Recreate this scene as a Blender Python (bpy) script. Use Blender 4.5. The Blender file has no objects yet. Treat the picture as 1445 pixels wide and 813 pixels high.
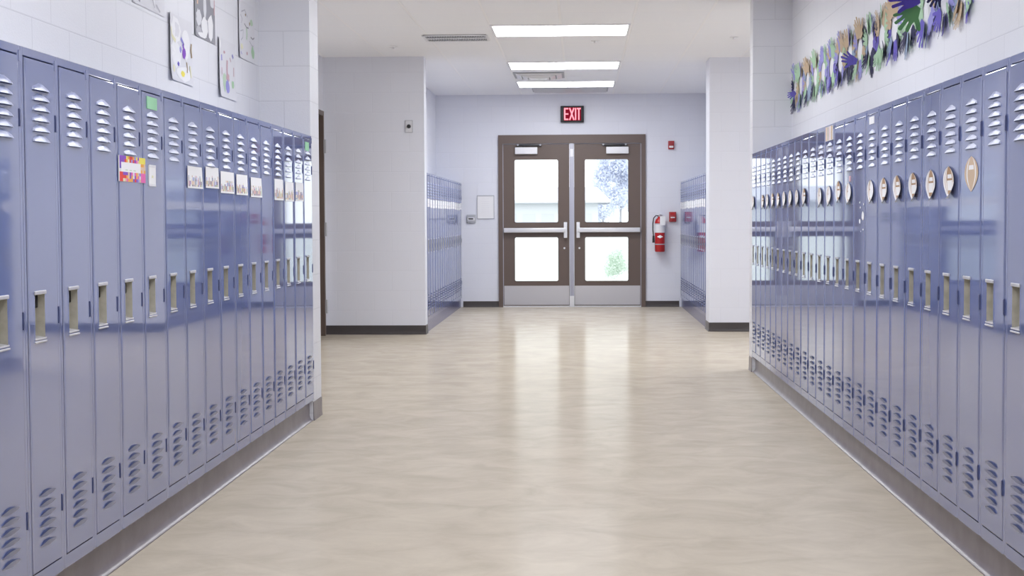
import bpy, bmesh, math, random
from mathutils import Vector, Matrix

scene = bpy.context.scene
COL = scene.collection
random.seed(7)

# ------------------------------------------------------------------ camera, world, exposure
cam_data = bpy.data.cameras.new('camera')
cam_data.sensor_fit = 'HORIZONTAL'
cam_data.sensor_width = 36.0
cam_data.lens = 2117.3 / 1445.0 * 36.0
cam_data.clip_end = 500
cam = bpy.data.objects.new('camera', cam_data)
COL.objects.link(cam)
_r = Vector((0.9989904, 0.044692, -0.00456158))
_u = Vector((0.00251545, 0.04573268, 0.99895055))
_f = Vector((-0.04485371, 0.99795348, -0.04557409))
M4 = Matrix.Identity(4)
for i in range(3):
    M4[i][0], M4[i][1], M4[i][2] = _r[i], _u[i], -_f[i]
M4[2][3] = 1.2573
cam.matrix_world = M4
scene.camera = cam

SKY = 2.05
LAMP = 13.0
world = bpy.data.worlds.new('overcast_sky')
scene.world = world
world.use_nodes = True
_bg = world.node_tree.nodes['Background']
_bg.inputs[0].default_value = (0.93, 0.96, 1.0, 1)
_bg.inputs[1].default_value = SKY

scene.view_settings.view_transform = 'Standard'
scene.view_settings.look = 'None'
scene.view_settings.exposure = 0.33
scene.view_settings.gamma = 1.0
scene.view_settings.use_curve_mapping = False
scene.cycles.use_denoising = True
scene.cycles.max_bounces = 10
scene.cycles.diffuse_bounces = 7
scene.cycles.glossy_bounces = 5
scene.cycles.transparent_max_bounces = 12
scene.cycles.sample_clamp_indirect = 6.0

# ------------------------------------------------------------------ key dimensions (metres)
XL, XR = 1.6664, 1.4095            # locker fronts either side of the camera
ZL, ZR, LW = 4.4374, 5.0109, 0.305
RECL, RECR = -1.99, 1.729          # walls behind the long rows
PILL, PILR = ZL + 16 * LW, ZR + 24 * LW
RETL, RETR = 16.4, 16.78           # walls that face the camera
FXL, FXR = -1.69, 1.446            # far locker fronts
FLY, FRY = 16.63, 17.24
END = 21.52
CEIL = 3.039
TOE = 0.133
HTOP = 1.783
ORD = ['first', 'second', 'third', 'fourth', 'fifth', 'sixth', 'seventh', 'eighth', 'ninth', 'tenth', 'eleventh', 'twelfth',
       'thirteenth', 'fourteenth', 'fifteenth', 'sixteenth', 'seventeenth', 'eighteenth', 'nineteenth', 'twentieth', 'twenty-first',
       'twenty-second', 'twenty-third', 'twenty-fourth', 'twenty-fifth', 'twenty-sixth', 'twenty-seventh', 'twenty-eighth']


# ------------------------------------------------------------------ materials
def principled(name, col, rough=0.5, metal=0.0, spec=0.5, ior=1.5):
    m = bpy.data.materials.new(name)
    m.use_nodes = True
    b = m.node_tree.nodes['Principled BSDF']
    b.inputs['Base Color'].default_value = (*col, 1)
    b.inputs['Roughness'].default_value = rough
    b.inputs['Metallic'].default_value = metal
    b.inputs['Specular IOR Level'].default_value = spec
    b.inputs['IOR'].default_value = ior
    return m


def N(m, kind, **kw):
    n = m.node_tree.nodes.new(kind)
    for k, v in kw.items():
        setattr(n, k, v)
    return n


def L(m, a, b):
    m.node_tree.links.new(a, b)


def noise_bump(m, scale, strength, dist=0.01, detail=2.0, coords='Object', stretch=None):
    b = m.node_tree.nodes['Principled BSDF']
    tc = N(m, 'ShaderNodeTexCoord')
    no = N(m, 'ShaderNodeTexNoise')
    no.inputs['Scale'].default_value = scale
    no.inputs['Detail'].default_value = detail
    src = tc.outputs[coords]
    if stretch:
        mp = N(m, 'ShaderNodeMapping')
        mp.inputs['Scale'].default_value = stretch
        L(m, src, mp.inputs['Vector'])
        src = mp.outputs[0]
    L(m, src, no.inputs['Vector'])
    bu = N(m, 'ShaderNodeBump')
    bu.inputs['Strength'].default_value = strength
    bu.inputs['Distance'].default_value = dist
    L(m, no.outputs['Fac'], bu.inputs['Height'])
    L(m, bu.outputs['Normal'], b.inputs['Normal'])
    return no, bu


def speckle(m, col_a, col_b, scale, detail=3.0, stretch=None, lo=0.35, hi=0.65):
    b = m.node_tree.nodes['Principled BSDF']
    tc = N(m, 'ShaderNodeTexCoord')
    mp = N(m, 'ShaderNodeMapping')
    mp.inputs['Scale'].default_value = stretch or (1, 1, 1)
    no = N(m, 'ShaderNodeTexNoise')
    no.inputs['Scale'].default_value = scale
    no.inputs['Detail'].default_value = detail
    ra = N(m, 'ShaderNodeValToRGB')
    ra.color_ramp.elements[0].position = lo
    ra.color_ramp.elements[1].position = hi
    ra.color_ramp.elements[0].color = (*col_a, 1)
    ra.color_ramp.elements[1].color = (*col_b, 1)
    L(m, tc.outputs['Object'], mp.inputs['Vector'])
    L(m, mp.outputs[0], no.inputs['Vector'])
    L(m, no.outputs['Fac'], ra.inputs['Fac'])
    L(m, ra.outputs['Color'], b.inputs['Base Color'])
    return ra


def block_wall(name, col, mortar, shift=(-0.32, 0.047)):
    m = principled(name, col, 0.45, spec=0.35)
    b = m.node_tree.nodes['Principled BSDF']
    tc = N(m, 'ShaderNodeTexCoord')
    sp = N(m, 'ShaderNodeSeparateXYZ')
    L(m, tc.outputs['Object'], sp.inputs[0])
    ge = N(m, 'ShaderNodeNewGeometry')
    sn = N(m, 'ShaderNodeSeparateXYZ')
    L(m, ge.outputs['True Normal'], sn.inputs[0])
    ab = N(m, 'ShaderNodeMath', operation='ABSOLUTE')
    L(m, sn.outputs['X'], ab.inputs[0])
    gt = N(m, 'ShaderNodeMath', operation='GREATER_THAN')
    gt.inputs[1].default_value = 0.5
    L(m, ab.outputs[0], gt.inputs[0])
    mx = N(m, 'ShaderNodeMix', data_type='FLOAT')
    L(m, gt.outputs[0], mx.inputs['Factor'])
    L(m, sp.outputs['X'], mx.inputs['A'])
    L(m, sp.outputs['Y'], mx.inputs['B'])
    a1 = N(m, 'ShaderNodeMath', operation='ADD')
    a1.inputs[1].default_value = shift[0] + 8.0
    L(m, mx.outputs['Result'], a1.inputs[0])
    a2 = N(m, 'ShaderNodeMath', operation='SUBTRACT')
    a2.inputs[1].default_value = shift[1]
    L(m, sp.outputs['Z'], a2.inputs[0])
    cb = N(m, 'ShaderNodeCombineXYZ')
    L(m, a1.outputs[0], cb.inputs['X'])
    L(m, a2.outputs[0], cb.inputs['Y'])
    br = N(m, 'ShaderNodeTexBrick')
    br.inputs['Color1'].default_value = (*col, 1)
    br.inputs['Color2'].default_value = (*[c * 0.985 for c in col], 1)
    br.inputs['Mortar'].default_value = (*mortar, 1)
    br.inputs['Scale'].default_value = 1.0
    br.inputs['Mortar Size'].default_value = 0.004
    br.inputs['Mortar Smooth'].default_value = 0.6
    br.inputs['Brick Width'].default_value = 0.403
    br.inputs['Row Height'].default_value = 0.217
    L(m, cb.outputs[0], br.inputs['Vector'])
    L(m, br.outputs['Color'], b.inputs['Base Color'])
    no = N(m, 'ShaderNodeTexNoise')
    no.inputs['Scale'].default_value = 140.0
    no.inputs['Detail'].default_value = 3.0
    L(m, tc.outputs['Object'], no.inputs['Vector'])
    b1 = N(m, 'ShaderNodeBump')
    b1.inputs['Strength'].default_value = 0.25
    b1.inputs['Distance'].default_value = 0.003
    L(m, no.outputs['Fac'], b1.inputs['Height'])
    b2 = N(m, 'ShaderNodeBump', invert=True)
    b2.inputs['Strength'].default_value = 0.3
    b2.inputs['Distance'].default_value = 0.004
    L(m, br.outputs['Fac'], b2.inputs['Height'])
    L(m, b1.outputs['Normal'], b2.inputs['Normal'])
    L(m, b2.outputs['Normal'], b.inputs['Normal'])
    return m


def emitter(name, col, strength):
    m = bpy.data.materials.new(name)
    m.use_nodes = True
    nt = m.node_tree
    nt.nodes.clear()
    e = nt.nodes.new('ShaderNodeEmission')
    o = nt.nodes.new('ShaderNodeOutputMaterial')
    e.inputs[0].default_value = (*col, 1)
    e.inputs[1].default_value = strength
    nt.links.new(e.outputs[0], o.inputs[0])
    return m


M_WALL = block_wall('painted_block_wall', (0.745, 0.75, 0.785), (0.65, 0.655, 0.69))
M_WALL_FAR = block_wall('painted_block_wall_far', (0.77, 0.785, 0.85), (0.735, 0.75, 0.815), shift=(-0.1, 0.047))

M_FLOOR = principled('polished_vinyl_floor', (0.52, 0.46, 0.36), 0.16, spec=0.5, ior=1.03)


def build_floor_material(m):
    b = m.node_tree.nodes['Principled BSDF']
    tc = N(m, 'ShaderNodeTexCoord')
    mp = N(m, 'ShaderNodeMapping')
    mp.inputs['Scale'].default_value = (1.0, 1.15, 1)
    L(m, tc.outputs['Object'], mp.inputs['Vector'])
    n1 = N(m, 'ShaderNodeTexNoise')
    n1.inputs['Scale'].default_value = 3.4
    n1.inputs['Detail'].default_value = 5.0
    n1.inputs['Roughness'].default_value = 0.62
    n1.inputs['Distortion'].default_value = 0.6
    L(m, mp.outputs[0], n1.inputs['Vector'])
    ra = N(m, 'ShaderNodeValToRGB')
    ra.color_ramp.elements[0].position = 0.33
    ra.color_ramp.elements[1].position = 0.67
    ra.color_ramp.elements[0].color = (0.48, 0.422, 0.338, 1)
    ra.color_ramp.elements[1].color = (0.575, 0.512, 0.415, 1)
    L(m, n1.outputs['Fac'], ra.inputs['Fac'])
    L(m, ra.outputs['Color'], b.inputs['Base Color'])
    n2 = N(m, 'ShaderNodeTexNoise')
    n2.inputs['Scale'].default_value = 3.0
    n2.inputs['Detail'].default_value = 2.0
    L(m, tc.outputs['Object'], n2.inputs['Vector'])
    bu = N(m, 'ShaderNodeBump')
    bu.inputs['Strength'].default_value = 0.02
    bu.inputs['Distance'].default_value = 0.01
    L(m, n2.outputs['Fac'], bu.inputs['Height'])
    L(m, bu.outputs['Normal'], b.inputs['Normal'])


build_floor_material(M_FLOOR)

M_CEIL = principled('ceiling_tiles', (0.88, 0.88, 0.9), 0.8, spec=0.2)


def build_ceiling_material(m):
    b = m.node_tree.nodes['Principled BSDF']
    tc = N(m, 'ShaderNodeTexCoord')
    mp = N(m, 'ShaderNodeMapping')
    mp.inputs['Location'].default_value = (0.815 + 6.5, -13.81 + 0.81 * 40, 0)
    L(m, tc.outputs['Object'], mp.inputs['Vector'])
    br = N(m, 'ShaderNodeTexBrick', offset=0.0)
    br.inputs['Color1'].default_value = (0.945, 0.955, 0.98, 1)
    br.inputs['Color2'].default_value = (0.93, 0.94, 0.97, 1)
    br.inputs['Mortar'].default_value = (0.97, 0.97, 0.98, 1)
    br.inputs['Scale'].default_value = 1.0
    br.inputs['Mortar Size'].default_value = 0.011
    br.inputs['Mortar Smooth'].default_value = 0.1
    br.inputs['Brick Width'].default_value = 0.65
    br.inputs['Row Height'].default_value = 0.81
    L(m, mp.outputs[0], br.inputs['Vector'])
    L(m, br.outputs['Color'], b.inputs['Base Color'])
    no = N(m, 'ShaderNodeTexNoise')
    no.inputs['Scale'].default_value = 60.0
    no.inputs['Detail'].default_value = 4.0
    L(m, tc.outputs['Object'], no.inputs['Vector'])
    b1 = N(m, 'ShaderNodeBump')
    b1.inputs['Strength'].default_value = 0.3
    b1.inputs['Distance'].default_value = 0.004
    L(m, no.outputs['Fac'], b1.inputs['Height'])
    b2 = N(m, 'ShaderNodeBump')
    b2.inputs['Strength'].default_value = 0.8
    b2.inputs['Distance'].default_value = 0.008
    L(m, br.outputs['Fac'], b2.inputs['Height'])
    L(m, b1.outputs['Normal'], b2.inputs['Normal'])
    L(m, b2.outputs['Normal'], b.inputs['Normal'])


build_ceiling_material(M_CEIL)

M_PAINT = principled('blue_locker_enamel', (0.132, 0.168, 0.355), 0.045, spec=0.5, ior=3.9)
noise_bump(M_PAINT, 3.0, 0.02, 0.004, 2.0, stretch=(1, 1, 0.5))
M_LOUVER = principled('blue_louver_enamel', (0.125, 0.165, 0.35), 0.34, spec=0.5, ior=3.4)
M_HINGE = principled('dark_blue_hinge', (0.055, 0.07, 0.17), 0.35)
M_SLOT_SHADE = principled('louver_slot_shade', (0.10, 0.125, 0.25), 0.6)  # darker blue paints the shade inside each louver opening; no slit is cut
M_POCKET = principled('satin_pocket_steel', (0.46, 0.43, 0.35), 0.45)
speckle(M_POCKET, (0.385, 0.365, 0.30), (0.49, 0.47, 0.40), 25)
M_LIP = principled('bright_pocket_lip', (0.56, 0.56, 0.60), 0.3, metal=0.3)
M_LATCH = principled('dark_latch', (0.012, 0.011, 0.011), 0.8)
M_VINYL = principled('grey_cove_base', (0.155, 0.13, 0.145), 0.3)
speckle(M_VINYL, (0.135, 0.112, 0.125), (0.18, 0.155, 0.17), 9)
M_DARKBASE = principled('dark_cove_base', (0.055, 0.046, 0.046), 0.35)
M_BLUEBASE = principled('blue_steel_plinth', (0.07, 0.08, 0.22), 0.2)
M_BROWN = principled('brown_door_enamel', (0.135, 0.098, 0.082), 0.4)
noise_bump(M_BROWN, 40, 0.05, 0.002)
M_STEEL = principled('brushed_kick_plate', (0.62, 0.62, 0.66), 0.32, metal=0.9)
noise_bump(M_STEEL, 60, 0.08, 0.002, stretch=(0.05, 1, 1))
M_ALU = principled('satin_aluminium', (0.78, 0.78, 0.80), 0.3, metal=0.3)
M_MULL = principled('grey_mullion', (0.44, 0.44, 0.52), 0.35)
M_WHITEP = principled('white_plastic', (0.82, 0.82, 0.84), 0.4)
M_GREYP = principled('grey_plastic', (0.42, 0.43, 0.46), 0.4)
M_DARKP = principled('black_plastic', (0.02, 0.02, 0.022), 0.4)
M_RED = principled('red_enamel', (0.50, 0.022, 0.025), 0.25)
M_REDDARK = principled('red_plastic', (0.36, 0.03, 0.035), 0.4)
M_PAPER = principled('white_paper', (0.86, 0.86, 0.87), 0.8, spec=0.2)
M_PAPERG = principled('off_white_paper', (0.74, 0.74, 0.77), 0.8, spec=0.2)
M_LAMP = emitter('lit_lamp_diffuser', (0.94, 0.955, 1.0), LAMP)
M_EXITRED = emitter('lit_exit_letters', (1.0, 0.26, 0.32), 1.6)
M_EXITGLOW = emitter('lit_exit_face', (0.55, 0.02, 0.06), 0.35)

M_GLASS = bpy.data.materials.new('clear_glass')
M_GLASS.use_nodes = True


def build_glass(m):
    nt = m.node_tree
    nt.nodes.clear()
    o = nt.nodes.new('ShaderNodeOutputMaterial')
    mix = nt.nodes.new('ShaderNodeMixShader')
    tr = nt.nodes.new('ShaderNodeBsdfTransparent')
    gl = nt.nodes.new('ShaderNodeBsdfGlossy')
    fr = nt.nodes.new('ShaderNodeFresnel')
    tr.inputs[0].default_value = (0.96, 0.98, 0.97, 1)
    gl.inputs['Roughness'].default_value = 0.02
    fr.inputs[0].default_value = 1.3
    nt.links.new(fr.outputs[0], mix.inputs[0])
    nt.links.new(tr.outputs[0], mix.inputs[1])
    nt.links.new(gl.outputs[0], mix.inputs[2])
    nt.links.new(mix.outputs[0], o.inputs[0])


build_glass(M_GLASS)


def paper_col(name, col):
    return principled(name, col, 0.75, spec=0.2)


INK = {
    'white': M_PAPER, 'offwhite': M_PAPERG,
    'violet': paper_col('violet_paper', (0.16, 0.13, 0.50)),
    'lavender': paper_col('lavender_paper', (0.34, 0.33, 0.68)),
    'deepviolet': paper_col('deep_violet_paper', (0.085, 0.06, 0.34)),
    'mint': paper_col('mint_paper', (0.42, 0.62, 0.42)),
    'green': paper_col('green_paper', (0.13, 0.31, 0.12)),
    'tan': paper_col('tan_paper', (0.56, 0.43, 0.29)),
    'navy': paper_col('navy_paper', (0.035, 0.035, 0.09)),
    'slate': paper_col('slate_blue_paper', (0.30, 0.38, 0.52)),
    'ballbrown': paper_col('football_brown', (0.42, 0.27, 0.16)),
    'ballpale': paper_col('football_pale_brown', (0.60, 0.46, 0.33)),
    'yellow': paper_col('yellow_ink', (0.85, 0.75, 0.14)),
    'orange': paper_col('orange_ink', (0.85, 0.42, 0.10)),
    'red': paper_col('red_ink', (0.75, 0.08, 0.07)),
    'pink': paper_col('pink_ink', (0.80, 0.17, 0.45)),
    'purple': paper_col('purple_ink', (0.26, 0.10, 0.52)),
    'paleorange': paper_col('pale_orange_ink', (0.75, 0.55, 0.42)),
    'palegreen': paper_col('pale_green_ink', (0.52, 0.66, 0.50)),
    'paleyellow': paper_col('pale_yellow_ink', (0.80, 0.78, 0.55)),
    'rose': paper_col('rose_ink', (0.62, 0.42, 0.46)),
    'grey': paper_col('grey_ink', (0.33, 0.33, 0.36)),
    'midgrey': paper_col('mid_grey_ink', (0.52, 0.52, 0.56)),
    'brown': paper_col('brown_ink', (0.40, 0.31, 0.20)),
    'greensq': paper_col('green_square_paper', (0.35, 0.66, 0.42)),
}


# ------------------------------------------------------------------ mesh helpers
class MB:
    """collects faces of several materials for ONE mesh object"""

    def __init__(self):
        self.v, self.f, self.m, self.mats = [], [], [], []

    def mi(self, mat):
        if mat not in self.mats:
            self.mats.append(mat)
        return self.mats.index(mat)

    def face(self, pts, mat):
        i0 = len(self.v)
        self.v += [tuple(p) for p in pts]
        self.f.append(tuple(range(i0, i0 + len(pts))))
        self.m.append(self.mi(mat))

    def grid(self, rows, mat, close=False):
        """rows: list of equal-length point lists; mat a material or f(i,j)"""
        i0 = len(self.v)
        n = len(rows[0])
        for r in rows:
            self.v += [tuple(p) for p in r]
        for i in range(len(rows) - 1):
            for j in range(n if close else n - 1):
                k = (j + 1) % n
                self.f.append((i0 + i * n + j, i0 + i * n + k, i0 + (i + 1) * n + k, i0 + (i + 1) * n + j))
                self.m.append(self.mi(mat(i, j) if callable(mat) else mat))

    def box(self, lo, hi, mat, skip=''):
        x0, y0, z0 = lo
        x1, y1, z1 = hi
        i0 = len(self.v)
        self.v += [(x0, y0, z0), (x1, y0, z0), (x1, y1, z0), (x0, y1, z0), (x0, y0, z1), (x1, y0, z1), (x1, y1, z1), (x0, y1, z1)]
        fs = {'b': (3, 2, 1, 0), 't': (4, 5, 6, 7), 'f': (0, 1, 5, 4), 'k': (2, 3, 7, 6), 'l': (3, 0, 4, 7), 'r': (1, 2, 6, 5)}
        for k, q in fs.items():
            if k in skip:
                continue
            self.f.append(tuple(i0 + a for a in q))
            self.m.append(self.mi(mat))

    def rbox(self, lo, hi, mat, r=0.004, seg=2):
        """box with rounded edges"""
        bm = bmesh.new()
        bmesh.ops.create_cube(bm, size=1.0)
        for v in bm.verts:
            v.co = Vector([lo[i] + (v.co[i] + 0.5) * (hi[i] - lo[i]) for i in range(3)])
        bmesh.ops.bevel(bm, geom=list(bm.edges), offset=r, segments=seg, affect='EDGES', profile=0.5)
        self.add_bm(bm, mat)

    def add_bm(self, bm, mat):
        i0 = len(self.v)
        bm.verts.index_update()
        self.v += [tuple(v.co) for v in bm.verts]
        for f in bm.faces:
            self.f.append(tuple(i0 + v.index for v in f.verts))
            self.m.append(self.mi(mat))
        bm.free()

    def tube(self, pts, r, mat, seg=10, cap=True):
        pts = [Vector(p) for p in pts]
        rows = []
        up = None
        for i, p in enumerate(pts):
            t = (pts[min(i + 1, len(pts) - 1)] - pts[max(i - 1, 0)]).normalized()
            if up is None:
                up = Vector((0, 0, 1)) if abs(t.z) < 0.9 else Vector((1, 0, 0))
            a = t.cross(up).normalized()
            up = a.cross(t).normalized()
            rr = r[i] if isinstance(r, (list, tuple)) else r
            rows.append([p + a * (math.cos(2 * math.pi * k / seg) * rr) + up * (math.sin(2 * math.pi * k / seg) * rr) for k in range(seg)])
        self.grid(rows, mat, close=True)
        if cap:
            self.face(list(reversed(rows[0])), mat)
            self.face(rows[-1], mat)

    def lathe(self, c, prof, mat, seg=24):
        """prof: (radius, z) list about the vertical through c; mat may be f(i,j)"""
        rows = [[(c[0] + math.cos(2 * math.pi * k / seg) * r, c[1] + math.sin(2 * math.pi * k / seg) * r, c[2] + z) for k in range(seg)] for r, z in prof]
        self.grid(rows, mat, close=True)

    def mesh(self, name, smooth=35):
        me = bpy.data.meshes.new(name)
        me.from_pydata(self.v, [], self.f)
        for m in self.mats:
            me.materials.append(m)
        me.polygons.foreach_set('material_index', self.m)
        bm = bmesh.new()
        bm.from_mesh(me)
        bmesh.ops.remove_doubles(bm, verts=bm.verts, dist=1e-5)
        bmesh.ops.recalc_face_normals(bm, faces=bm.faces)
        bm.to_mesh(me)
        bm.free()
        if smooth:
            me.polygons.foreach_set('use_smooth', [True] * len(me.polygons))
            me.set_sharp_from_angle(angle=math.radians(smooth))
        me.update()
        return me

    def build(self, name, parent=None, smooth=35):
        return link(name, self.mesh(name, smooth), parent)


def link(name, me, parent=None):
    o = bpy.data.objects.new(name, me)
    COL.objects.link(o)
    if parent is not None:
        o.parent = parent
    return o


def tag(o, label, cat, group=None):
    o['label'] = label
    o['category'] = cat
    if group:
        o['group'] = group
    return o


def thing(name, label, cat, loc=(0, 0, 0), rz=0.0, group=None):
    o = bpy.data.objects.new(name, None)
    o.empty_display_size = 0.1
    COL.objects.link(o)
    o.location = loc
    o.rotation_euler = (0, 0, rz)
    return tag(o, label, cat, group)


def struct(name, mb, parent=None, smooth=0):
    o = mb.build(name, parent, smooth)
    if parent is None:
        o['kind'] = 'structure'
    return o


def struct_root(name):
    o = bpy.data.objects.new(name, None)
    COL.objects.link(o)
    o['kind'] = 'structure'
    return o


def one_box(name, lo, hi, mat, parent=None):
    b = MB()
    b.box(lo, hi, mat)
    return struct(name, b, parent)


# ------------------------------------------------------------------ the setting
BACK = -8.0
one_box('floor', (-4.2, BACK - 0.2, -0.12), (4.2, END + 0.2, 0), M_FLOOR)
one_box('ceiling', (-4.2, BACK - 0.2, CEIL), (4.2, END + 0.2, CEIL + 0.12), M_CEIL)
one_box('wall_back', (-4.2, BACK - 0.2, 0), (4.2, BACK, CEIL), M_WALL)
one_box('wall_left', (-2.2, BACK, 0), (RECL, PILL, CEIL), M_WALL)
one_box('wall_right', (RECR, BACK, 0), (1.94, PILR, CEIL), M_WALL)
one_box('pillar_left', (-2.2, PILL, 0), (-1.672, PILL + 0.3, CEIL), M_WALL)
one_box('pillar_right', (1.412, PILR, 0), (1.94, PILR + 0.2, CEIL), M_WALL)
one_box('wall_alcove_front_left', (-3.0, PILL, 0), (-2.2, PILL + 0.2, CEIL), M_WALL)
one_box('wall_alcove_front_right', (1.94, PILR, 0), (4.2, PILR + 0.2, CEIL), M_WALL)
one_box('wall_alcove_right', (4.0, PILR + 0.2, 0), (4.2, RETR, CEIL), M_WALL_FAR)  # unseen; alcove deepened into a passage to house an added lamp
SD0, SD1, SDH = 15.15, 16.25, 2.44       # side door opening in the alcove wall
b = MB()
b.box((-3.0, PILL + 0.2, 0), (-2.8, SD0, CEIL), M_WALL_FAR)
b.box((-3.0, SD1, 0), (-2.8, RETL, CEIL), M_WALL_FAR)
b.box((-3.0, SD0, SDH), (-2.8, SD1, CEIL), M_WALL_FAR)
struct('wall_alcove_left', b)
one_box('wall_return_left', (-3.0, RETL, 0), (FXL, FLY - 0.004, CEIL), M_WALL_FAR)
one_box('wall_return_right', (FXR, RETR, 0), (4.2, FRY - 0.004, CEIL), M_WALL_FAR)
one_box('wall_far_left', (-2.25, FLY - 0.004, 0), (-2.05, END, CEIL), M_WALL_FAR)
one_box('wall_far_right', (1.83, FRY - 0.004, 0), (2.03, END, CEIL), M_WALL_FAR)
DX0, DX1, DH = -1.155, 0.947, 2.463
b = MB()
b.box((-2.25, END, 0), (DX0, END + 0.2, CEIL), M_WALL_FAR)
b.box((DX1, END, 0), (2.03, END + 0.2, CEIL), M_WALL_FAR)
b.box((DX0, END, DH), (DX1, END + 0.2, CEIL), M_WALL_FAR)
struct('wall_end', b)


# cove bases: profile swept along a line
def cove(name, p0, p1, out, mat, h, flare=0.022, th=0.004):
    """p0,p1 on the face (x,y); out = unit outward direction"""
    fl = flare / 0.022
    prof = [(th, h), (th, 0.035), (th + 0.004 * fl, 0.02), (th + 0.011 * fl, 0.009), (th + flare, 0.003), (th + flare, 0.0), (0, 0.0), (0, h)]
    b = MB()
    rows = []
    for p in (p0, p1):
        rows.append([(p[0] + out[0] * d, p[1] + out[1] * d, z) for d, z in prof])
    b.grid(rows, mat, close=True)
    b.face(list(reversed(rows[0])), mat)
    b.face(rows[1], mat)
    return struct(name, b, smooth=40)


NEARL = ZL - 4 * LW
NEARR = ZR - 4 * LW
one_box('trim_plinth_left', (RECL, NEARL, 0), (-XL - 0.034, PILL, TOE - 0.001), M_VINYL)
one_box('trim_plinth_right', (XR + 0.034, NEARR, 0), (RECR, PILR, TOE - 0.001), M_VINYL)
cove('baseboard_left', (-XL - 0.034, NEARL), (-XL - 0.034, PILL), (1, 0), M_VINYL, TOE - 0.003)
cove('baseboard_right', (XR + 0.034, NEARR), (XR + 0.034, PILR), (-1, 0), M_VINYL, TOE - 0.003)
cove('baseboard_pillar_left', (-1.672, PILL - 0.0), (-1.672, PILL + 0.3), (1, 0), M_VINYL, 0.118, flare=0.004)
cove('baseboard_pillar_right', (1.412, PILR), (1.412, PILR + 0.2), (-1, 0), M_VINYL, 0.118, flare=0.004)
cove('baseboard_return_left', (-2.8, RETL), (FXL + 0.004, RETL), (0, -1), M_DARKBASE, 0.1, flare=0.012)
cove('baseboard_return_right', (FXR - 0.004, RETR), (4.0, RETR), (0, -1), M_DARKBASE, 0.1, flare=0.012)
cove('baseboard_return_side_left', (FXL, RETL), (FXL, FLY - 0.004), (1, 0), M_DARKBASE, 0.1, flare=0.008)
cove('baseboard_return_side_right', (FXR, RETR), (FXR, FRY - 0.004), (-1, 0), M_DARKBASE, 0.1, flare=0.008)
cove('baseboard_end_left', (FXL + 0.02, END), (DX0, END), (0, -1), M_DARKBASE, 0.085, flare=0.012)
cove('baseboard_end_right', (DX1, END), (FXR - 0.02, END), (0, -1), M_DARKBASE, 0.085, flare=0.012)
cove('baseboard_alcove_left', (-2.8, PILL + 0.2), (-2.8, SD0), (1, 0), M_DARKBASE, 0.1, flare=0.012)
one_box('trim_plinth_far_left', (-2.05, FLY, 0), (FXL - 0.012, END, TOE - 0.001), M_BLUEBASE)
one_box('trim_plinth_far_right', (FXR + 0.012, FRY, 0), (1.83, END, TOE - 0.001), M_BLUEBASE)


# ------------------------------------------------------------------ exit doors
def frame_ring(b, x0, x1, z0, z1, w, top, y0, y1, mat):
    b.box((x0, y0, z0), (x0 + w, y1, z1), mat)
    b.box((x1 - w, y0, z0), (x1, y1, z1), mat)
    b.box((x0 + w, y0, z1 - top), (x1 - w, y1, z1), mat)


exit_door = struct_root('door_1')
b = MB()
frame_ring(b, DX0, DX1, 0, DH, 0.062, 0.122, END - 0.03, END + 0.16, M_BROWN)
b.build('door_frame', exit_door, 0)
b = MB()
frame_ring(b, DX0 + 0.062, DX1 - 0.062, 0, DH - 0.122, 0.009, 0.009, END - 0.006, END + 0.02, M_MULL)
b.build('weather_strip', exit_door, 0)
b = MB()
b.rbox((-0.138, END - 0.035, 0.0), (-0.073, END + 0.11, DH - 0.122), M_MULL, 0.004)
b.box((-0.128, END - 0.04, 2.15), (-0.083, END - 0.034, 2.26), M_ALU)
b.box((-0.135, END - 0.045, 0.0), (-0.076, END - 0.034, 0.16), M_ALU)
b.build('center_mullion', exit_door)
b = MB()
b.box((DX0, END - 0.02, 0.0), (DX1, END + 0.16, 0.016), M_ALU)
b.build('threshold', exit_door, 0)


def round_rect(x0, x1, z0, z1, r, n=4):
    pts = []
    for cx, cz, a0 in ((x1 - r, z1 - r, 0), (x0 + r, z1 - r, 90), (x0 + r, z0 + r, 180), (x1 - r, z0 + r, 270)):
        for k in range(n + 1):
            a = math.radians(a0 + 90 * k / n)
            pts.append((cx + r * math.cos(a), cz + r * math.sin(a)))
    return pts


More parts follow.
